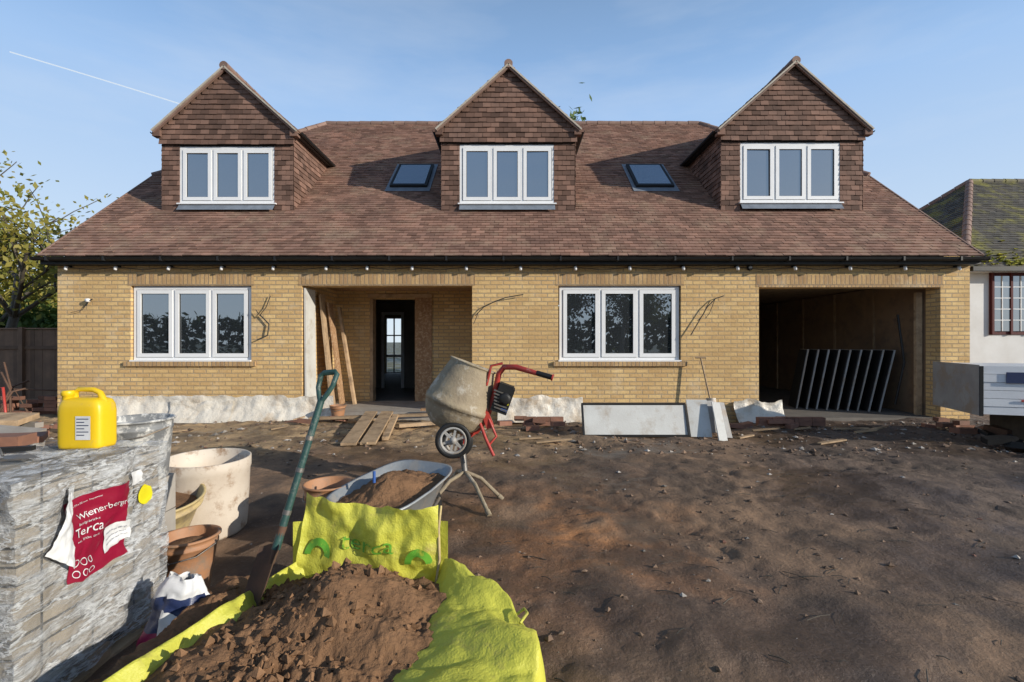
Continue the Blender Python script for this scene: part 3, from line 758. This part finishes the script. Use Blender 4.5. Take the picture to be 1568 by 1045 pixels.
# ---------------------------------------------------------------- cement mixer
mx=empty('cement_mixer'); b=B()
A0=Vector((-.575,4.33,.61)); A1=Vector((-.36,4.36,1.175)); axd=(A1-A0); L=axd.length
b.lathe(A0,axd,[(0,-.03),(.10,-.028),(.19,.0),(.262,.075),(.298,.16),(.306,.20),(.313,.202),(.313,.245),(.306,.248),(.300,.30),(.262,.42),(.218,L-.03),(.212,L),(.222,L+.012),(.226,L),(.205,L-.01),(.25,.40),(.285,.28),(.24,.09),(0,.03)],mMixer,48,wob=.006)
b.build('drum',mx)
b=B()
def mp(px,py,d): return Vector(((px-784)*d/720,d,1.4-(py-522)*d/720))
b.tube([mp(705,662,4.3),mp(730,660,4.3),mp(745,640,4.28),mp(757,605,4.27),mp(764,572,4.27),mp(772,562,4.25),mp(790,562,4.2),mp(824,572,4.12)],[.026]*7+[.022],mRed,12)
b.tube([mp(822,571,4.125),mp(846,578,4.08)],.024,mBlack,12)
b.tube([mp(845,577.7,4.08),mp(847,578.3,4.078)],.03,mRed,12)
b.obox(mp(746,640,4.22),(.03,0,.012),(0,.03,0),(-.03,0,.085),mRed)
b.tube([mp(735,648,4.2),mp(744,672,4.15),mp(756,698,4.1)],.014,mRed,8); b.tube([mp(748,640,4.2),mp(760,668,4.15),mp(748,682,4.15)],.011,mRed,8)
b.tube([mp(745,590,4.2),mp(752,560,4.2),mp(770,556,4.2)],.012,mRed,8)
b.tube([mp(700,700,4.3),mp(712,672,4.3),mp(735,655,4.3)],.024,mRed,10)
b.build('frame',mx)
b=B()
c=mp(770,610,4.28); b.rbox(c,(.15,.22,.24),(0,.35,0),mBlack); b.rbox(c+Vector((.03,-.05,.10)),(.13,.14,.07),(0,.35,0),mBlack)
for i in range(6): b.rbox(c+Vector((-.02,-.115,-.08+.03*i)),(.12,.012,.012),(0,.35,0),mSteel)
b.lathe(c+Vector((.02,-.10,.01)),(0,-1,0),[(.055,0),(.055,.03),(.03,.04),(0,.04)],mBlack,20)
b.rbox(c+Vector((.03,-.118,-.03)),(.05,.004,.02),(0,.35,0),mStickY)
b.rbox(c+Vector((.01,-.118,-.09)),(.06,.004,.02),(0,.35,0),mBlue)
b.build('engine',mx)
b=B()
for wc in(mp(694,674,4.08),mp(700,676,4.62)):
    b.lathe(wc,(0.05,-1,0),[(.118,-.022),(.15,-.026),(.157,-.012),(.157,.012),(.15,.026),(.118,.022),(.112,.0),(.118,-.022)],mBlack,32)
    b.lathe(wc,(.05,-1,0),[(.098,-.02),(.118,-.022),(.120,.022),(.098,.02),(.098,-.02)],mGrey,32)
    b.lathe(wc,(.05,-1,0),[(0,.035),(.03,.03),(.03,-.03),(0,-.03)],mGrey,16)
    for i in range(6):
        a=i*math.pi/3+.3; e=wc+Vector((math.cos(a)*.102,0,math.sin(a)*.102)); b.beam(wc,e,.02,.022,mGrey,up=(0,1,0))
b.tube([mp(694,674,4.06),mp(700,676,4.66)],.014,mSteel,8)
b.build('wheels',mx)
b=B()
hub=mp(708,690,4.3); h2=mp(712,722,4.25)
b.tube([mp(706,672,4.3),hub,h2],[.03,.03,.026],mSteel,10)
for f in((-.70,4.05),(-.19,3.82),(-.10,4.25),(-.62,4.7)):
    q=Vector((f[0],f[1],gz(*f)+.01)); mid=h2+(q-h2)*.45+Vector((0,0,.045))
    b.tube([h2,mid,q],[.019,.018,.018],mMixer,8)
    dd=(q-mid).normalized(); b.tube([q-dd*.03,q+dd*.02],.024,mMixer,8)
b.build('stand',mx)

# ---------------------------------------------------------------- timber, boards, junk
b=B()
b.beam((-2.14,6.15,.05),(-2.45,8.2,.16),.20,.035,mTimber); b.beam((-1.90,6.2,.05),(-2.16,8.15,.17),.20,.035,mTimber); b.beam((-1.78,6.6,.03),(-1.98,8.0,.13),.09,.05,mTimber)
b.beam((-1.8,7.5,.05),(-.9,7.75,.08),.10,.05,mTimber); b.beam((-3.4,7.9,.1),(-1.2,8.1,.14),.12,.04,mTimber); b.beam((-1.6,8.25,.2),(-.75,8.3,.22),.15,.03,mPly)
for i in range(26):
    x=R.uniform(-6.5,.5) if i<12 else R.uniform(3.3,8.4); y=R.uniform(6.3,8.0); a=R.uniform(-.5,.5); l=R.uniform(.15,.6)
    b.beam((x,y,gz(x,y)+.02),(x+l*math.cos(a),y+l*math.sin(a),gz(x,y)+.02+R.uniform(0,.05)),.06,.02,mTimber)
b.build('timber_planks')
b=B()
for (cx,cy,n) in((.45,7.6,6),(-7.3,7.2,16),(4.3,7.7,8),(7.3,7.6,8),(8.0,6.9,6),(-3.2,8.0,5)):
    for i in range(n):
        x=cx+R.gauss(0,.32);y=cy+R.gauss(0,.16)
        b.rbox((x,y,.03+R.choice((0,0,.06))),(.213,.102,.065),(R.uniform(-.1,.1),R.uniform(-.15,.15),R.uniform(-.5,.5)),mRedBrick)
for k in range(2):
    for i in range(3): b.rbox((.30+.22*i,7.78,.04+.07*k),(.213,.102,.065),(0,0,R.uniform(-.04,.04)),mRedBrick)
    for i in range(5): b.rbox((4.15+.22*i,7.75,.04+.07*k),(.213,.102,.065),(0,0,R.uniform(-.04,.04)),mRedBrick)
b.build('loose_bricks')
b=B()
b.rbox((1.82,6.98,.235),(1.52,.03,.46),(-.38,0,.0),mWhiteP)
for z_,y_ in((.015,6.875),(.455,7.06)): b.beam((1.04,y_,z_),(2.60,y_,z_),.035,.03,mBlack)
for x in(1.05,2.59): b.beam((x,6.868,.02),(x,7.055,.45),.03,.03,mBlack,up=(1,0,0))
b.build('white_panel')
b=B()
b.rbox((2.78,7.0,.25),(.30,.03,.58),(-.5,0,-.1),mWhiteP); b.rbox((3.02,6.85,.23),(.13,.02,.62),(-.6,.15,.1),mWhiteP); b.rbox((2.95,7.15,.25),(.34,.02,.5),(-.45,0,.1),mGrey); b.rbox((3.16,7.0,.22),(.10,.05,.55),(-.5,.1,.2),mGrey)
b.build('offcut_boards')
b=B()
b.tube([(3.30,8.22,1.10),(3.42,8.12,.40)],.016,mTimber,8); b.tube([(3.21,8.23,1.11),(3.39,8.22,1.11)],.016,mTimber,8)
b.sheet(lambda u,v:(3.34+.17*u+.02*v,8.10-.05*v-.02*math.sin(u*3.14),.42-.28*v),6,6,mSteel)
b.build('garden_spade')
b=B()
for i in range(9):
    x=5.95+.165*i; y=9.75-.06*i
    b.rbox((x,y,.63),(.03,.50,1.22),(0,.17+.005*i,-.28+R.uniform(-.03,.03)),mGrey if i%3 else mConcrete)
    b.rbox((x-.03,y,.63),(.012,.50,1.20),(0,.17+.005*i,-.28),mBlack)
b.build('leaning_panels')
b=B()
b.tube([(7.3,8.9,1.9),(7.34,8.8,1.0),(7.25,8.9,.2)],.02,mBlack,8); b.box(7.50,7.61,8.72,8.78,0,2.3,mTimber)
b.build('garage_downpipe')
b=B()
b.rbox((-3.55,9.05,1.2),(.035,.25,2.2),(0,-.10,.05),mTimber); b.rbox((-3.46,9.25,1.15),(.03,.3,2.0),(0,-.12,.1),mPly); b.rbox((-3.35,9.55,1.1),(.05,.1,2.0),(0,-.16,0),mTimber)
b.rbox((-3.70,8.62,1.35),(.03,.42,2.0),(0,-.01,0),mWhiteP)  # pale board added in place of the bright sunlit porch jamb
b.build('porch_boards_and_lit_strip')
st=empty('insulation_board_stack'); b=B()
for i in range(6):
    b.rbox((7.60,6.20-.0,.50+.105*i),(2.8,1.1,.10),(0,0,-.32+R.uniform(-.01,.01)),mInsul)
for x in(6.9,7.6,8.4): b.rbox((x,6.2-(x-7.6)*.33,.2),(.12,.9,.46),(0,0,-.32),mBark)
b.build('boards',st)
b=B(); e=Euler((0,0,-.32)).to_matrix(); cc=Vector((7.60,6.20,.76))
b.obox(cc+e@Vector((-1.42,0,0)),e@Vector((.004,0,0)),e@Vector((0,.56,0)),Vector((0,0,.33)),mGrey)
b.obox(cc+e@Vector((-.4,-.572,.17)),e@Vector((.75,0,0)),e@Vector((0,.004,0)),Vector((0,0,.07)),mNavy)
b.obox(cc+e@Vector((-.75,-.572,-.12)),e@Vector((.25,0,0)),e@Vector((0,.004,0)),Vector((0,0,.012)),mRed)
b.obox(cc+e@Vector((-.4,-.578,.17)),e@Vector((.42,0,0)),e@Vector((0,.004,0)),Vector((0,0,.02)),mPaper)
for x in(-1.40,-.2,.9): b.obox(cc+e@Vector((x,-.565,-.01)),e@Vector((.02,0,0)),e@Vector((0,.006,0)),Vector((0,0,.325)),mBlack)
b.build('wrap_print',st)
b=B()
b.rbox((7.2,5.75,.2),(.9,.03,.5),(-.7,.1,-.3),mPly); b.rbox((7.3,6.0,.08),(.9,.2,.1),(0,0,.2),mBlack); b.rbox((8.5,6.6,.3),(.6,.4,.3),(.1,0,.3),mTerra)
b.rbox((6.7,6.1,.06),(.6,.3,.08),(0,.05,.5),mBlack); b.rbox((7.0,6.6,.12),(.5,.3,.12),(.1,.05,.1),mRust)
for i in range(22):
    x=6.3+R.random()*2.2; y=5.5+R.random()*1.3; b.rbox((x,y,.06+.08*R.random()),(R.uniform(.1,.5),R.uniform(.05,.2),R.uniform(.02,.08)),(R.uniform(-.3,.3),R.uniform(-.3,.3),R.uniform(0,3)),R.choice((mTimber,mRedBrick,mBlack,mConcrete,mPly)))
b.build('scrap_boards')
b=B()
for i in range(10):
    x=-9.6+R.uniform(-.8,1.0); y=8.6+R.uniform(-.6,.8)
    b.tube([(x,y,.05),(x+R.uniform(-.3,.3),y,.5),(x+R.uniform(-.4,.4),y+.2,R.uniform(.4,1.0))],.018,mRust,6)
b.tube([(-8.75,7.9,.1),(-8.7,7.9,.6),(-8.55,7.9,.62),(-8.5,7.9,.1)],.02,mRed,6)
b.build('scrap_metal')
b=B()
for k in range(5):
    for i in range(9):
        for j in range(2):
            if R.random()<.85-.1*k: b.rbox((-9.6+.225*i,8.9+.11*j,.04+.07*k),(.213,.102,.065),(0,0,R.uniform(-.1,.1)),mRedBrick)
for k in range(5):
    for i in range(4): b.rbox((-6.9+.22*i+R.uniform(-.02,.02),6.1,.04+.068*k),(.213,.102,.065),(0,0,R.uniform(-.15,.15)),mRedBrick if k<3 else mConcrete)
b.rbox((-6.5,5.9,.42),(.7,.4,.07),(.1,.05,.3),mTimber); b.rbox((-5.9,5.5,.2),(.5,.4,.3),(.1,.15,.3),mConcrete)
b.build('salvaged_bricks')

# ---------------------------------------------------------------- fence, neighbours
b=B()
x=-22
while x<-8.3:
    b.box(x,x+.115,11.5+.01*R.random(),11.52+.01,-.1,1.68+R.uniform(-.01,.01),mFence); x+=.10
for x in range(-22,-8,2): b.box(x,x+.1,11.42,11.5,-.1,1.74,mFence)
b.box(-22,-8.3,11.47,11.5,1.2,1.28,mFence); b.box(-22,-8.3,11.46,11.55,1.69,1.72,mFence)
b.build('wooden_fence')
nb=empty('white_cottage'); b=B()
b.box(10.65,21,11.05,18.3,-.2,3.12,mRender)
b.box(11.2,12.6,11.02,11.04,1.55,3.0,mOx)
for i in range(3):
    a=11.27+.435*i
    b.box(a,a+.38,11.0,11.018,1.63,2.92,mGlass)
    b.box(a+.18,a+.20,10.985,10.999,1.63,2.92,mPaper)
    for k in range(1,5): b.box(a,a+.38,10.986,10.998,1.63+1.29*k/5-.01,1.63+1.29*k/5+.01,mPaper)
    b.box(a-.05,a,10.98,11.019,1.55,3.0,mOx)
b.build('walls_and_window',nb)
b=B(); ck=.84; l2=math.hypot(1,ck); cu,su=1/l2,ck/l2
e0=(10.4,10.8,3.1); rd=(14.3,14.7,6.376)
tiles(b,(0,10.8,3.1),(1,0,0),(0,cu,su),(0,-su,cu),3.9*l2,lambda v:(10.4+v*cu,20),mOldRoof,gauge=.12,w=.2)
tiles(b,(10.4,0,3.1),(0,1,0),(cu,0,su),(-su,0,cu),3.9*l2,lambda v:(10.8+v*cu,18.6-v*cu),mOldRoof,gauge=.12,w=.2)
b.add([(10.4,10.8,3.1),(21,10.8,3.1),(21,14.7,6.37),(14.3,14.7,6.37)],[(0,1,2,3)],mUnder); b.add([(10.4,10.8,3.1),(10.4,18.6,3.1),(14.3,14.7,6.37)],[(0,1,2)],mUnder)
b.add([(10.4,18.6,3.1),(21,18.6,3.1),(21,14.7,6.37),(14.3,14.7,6.37)],[(0,1,2,3)],mOldRoof)
for a,c in((e0,rd),((10.4,18.6,3.1),rd),(rd,(21,14.7,6.376))):
    a=Vector(a);c=Vector(c);n=int((c-a).length/.35)
    for i in range(n): b.tube([a+(c-a)*i/n,a+(c-a)*(i+.96)/n],[.10,.09],mRidge if a.z<4 else mOldRoof,8)
for i in range(260):
    x=R.uniform(10.7,15); v=abs(R.gauss(0,.35)); rock(b,x,10.8+v*cu-.02,3.12+v*su+.03,R.uniform(.02,.07),mMoss,.5)
b.box(10.5,21,10.7,10.8,3.0,3.1,mBlack); b.box(10.5,21,10.8,11.05,3.0,3.03,mWhite)
b.build('roof',nb)
hb_=empty('bungalow'); b=B()
b.box(-40,-24,26,34,0,2.3,mRender); b.add([(-40.5,25.5,2.2),(-23.5,25.5,2.2),(-26,30,4.0),(-40,30,4.0)],[(0,1,2,3)],mOldRoof); b.add([(-23.5,25.5,2.2),(-23.5,34.5,2.2),(-26,30,4.0)],[(0,1,2)],mOldRoof)
b.box(-27,-25.5,25.9,25.99,1,2,mGlass)
b.build('walls_and_roof',hb_)

# ---------------------------------------------------------------- trees
def tree(name,x,y,h,cr,mat,nl,ls,seed,trunk=.2,depth=4,base=0,droop=0,z0=.35):
    rr=random.Random(seed); e=empty(name); b=B(); tips=[]
    def grow(p,d,L,r,k):
        n=4; pts=[p]; q=p
        for i in range(n):
            d=(d+Vector((rr.uniform(-.16,.16),rr.uniform(-.16,.16),rr.uniform(-.06,.14)-droop*(k<2)))).normalized(); q=q+d*L/n; pts.append(q)
            if k<3: tips.append(q)
        b.tube(pts,[r*(1-.4*i/n) for i in range(n+1)],mBark,6 if k>2 else 4)
        if k==0: return
        for i in range(rr.choice((3,4,4))):
            a=rr.uniform(0,6.28); t=rr.uniform(.35,1); s=pts[min(n,int(t*n)+0)]
            o=Vector((math.cos(a),math.sin(a),rr.uniform(.0,.7))).normalized()
            grow(s,(d*.6+o).normalized(),L*rr.uniform(.55,.78),r*.5,k-1)
    grow(Vector((x,y,base)),Vector((0,0,1)),h*z0,trunk,depth)
    b.build('branches',e)
    b=B()
    for i in range(nl):
        p=rr.choice(tips)+Vector((rr.gauss(0,cr),rr.gauss(0,cr),rr.gauss(0,cr)))
        u=Vector((rr.gauss(0,1),rr.gauss(0,1),rr.gauss(0,1))).normalized(); v=u.orthogonal().normalized(); s=ls*rr.uniform(.6,1.3)
        b.add([p-u*s,p-v*s*.5,p+u*s,p+v*s*.5],[(0,1,2,3)],mat)
    b.build('leaves',e); return e
tree('autumn_tree',-18.2,16.5,10.5,.30,mLeafY,2800,.12,3,trunk=.16,depth=3)
tree('silver_birch_tree',-12.9,11.8,11.5,.22,mLeafY,2000,.08,5,trunk=.12,depth=3)
tree('garden_tree',-20.0,20,5.2,.55,mLeafY,9000,.15,11,depth=3,trunk=.15)
tree('hedge_tree',-17.6,17.5,3.6,.5,mLeafG,8000,.13,21,depth=3,trunk=.12)
tree('hedge_tree',-23.5,19,5.0,.6,mLeafG,9000,.15,31,depth=3,trunk=.15)
tree('cypress_tree',3.4,27,20.0,.40,mLeafG,8000,.20,41,depth=3,trunk=.2,z0=.42)
tree('cypress_tree',5.4,29,20.5,.40,mLeafG,8000,.20,42,depth=3,trunk=.2,z0=.42)
for i,(x,y,h) in enumerate(((-14,-17,12),(-8,-20,11),(-1.5,-18,10),(5,-21,11),(10,-21,13),(17,-26,22))):
    tree('roadside_tree',x,y,h,.55,mLeafD,3200,.16,60+i,depth=4,trunk=.25)
b=B()
for i in range(9000):
    x=R.uniform(-45,35); H=3.0+1.6*fr(x*.25,0,3,4)+.8*R.random()
    p=Vector((x,-25+R.gauss(0,.8),H*R.random()**.7)); u=Vector((R.gauss(0,1),R.gauss(0,1),R.gauss(0,1))).normalized(); v=u.orthogonal().normalized(); s=.35*R.uniform(.5,1.3)
    b.add([p-u*s,p-v*s*.6,p+u*s,p+v*s*.6],[(0,1,2,3)],mLeafD)
b.build('hedge')

b=B(); b.sheet(lambda u,v:Vector((-3420+1180*u,3200,1970-361*u+9*(v-.5)+3*math.sin(u*3))),20,1,M('vapour',(.62,.68,.75),bs=0))
b.build('contrail')

# ---------------------------------------------------------------- light
az=math.radians(27); el=math.radians(18)
SV=Vector((math.cos(az)*math.cos(el),-math.sin(az)*math.cos(el),math.sin(el)))
L=bpy.data.lights.new('sun','SUN'); L.energy=5.0; L.angle=math.radians(.5); L.color=(1,.93,.81)
lo=bpy.data.objects.new('sun',L); COL.objects.link(lo); lo.rotation_euler=SV.to_track_quat('Z','Y').to_euler(); lo.location=(20,-10,15)
w=bpy.data.worlds.new('World'); scene.world=w; w.use_nodes=True; t=w.node_tree; t.nodes.clear()
o=t.nodes.new('ShaderNodeOutputWorld'); bg=t.nodes.new('ShaderNodeBackground'); bg.inputs[1].default_value=.13
sk=t.nodes.new('ShaderNodeTexSky'); sk.sky_type='NISHITA'; sk.sun_disc=False; sk.sun_elevation=el; sk.sun_rotation=math.atan2(SV.x,SV.y); sk.air_density=1.0; sk.dust_density=.3; sk.ozone_density=1.5
tc=t.nodes.new('ShaderNodeTexCoord'); mp_=t.nodes.new('ShaderNodeMapping'); mp_.inputs['Scale'].default_value=(1,1,4.5); mp_.inputs['Rotation'].default_value=(0,.15,.3)
t.links.new(tc.outputs['Generated'],mp_.inputs[0])
sx=t.nodes.new('ShaderNodeSeparateXYZ'); t.links.new(tc.outputs['Generated'],sx.inputs[0])
# haze thins out quickly towards the zenith, leaving the deep blue of the clear sky overhead
hzf=math_(t,'MULTIPLY',ramp(t,sx.outputs[2],.80,.42),.92)
hc=mixc(t,ramp(t,sx.outputs[2],.0,.50),(5.6,6.5,7.3),(2.5,4.2,7.0))
col=mixc(t,hzf,sk.outputs[0],hc)
n=noi(t,mp_.outputs[0],2.0,7,.55)
f=math_(t,'MULTIPLY',math_(t,'MULTIPLY',ramp(t,n,.50,.85),.35),ramp(t,sx.outputs[2],.85,.5))
col=mixc(t,f,col,(6.0,6.4,6.9))
t.links.new(col,bg.inputs[0]); t.links.new(bg.outputs[0],o.inputs[0])
# camera
cam=bpy.data.cameras.new('camera'); co_=bpy.data.objects.new('camera',cam); COL.objects.link(co_)
cam.lens=36*720/1568; cam.sensor_width=36; cam.clip_start=.05; cam.clip_end=9000
co_.location=(0,0,1.4); co_.rotation_euler=(math.pi/2,0,0); scene.camera=co_
scene.view_settings.view_transform='Standard'; scene.view_settings.look='None'; scene.view_settings.exposure=0
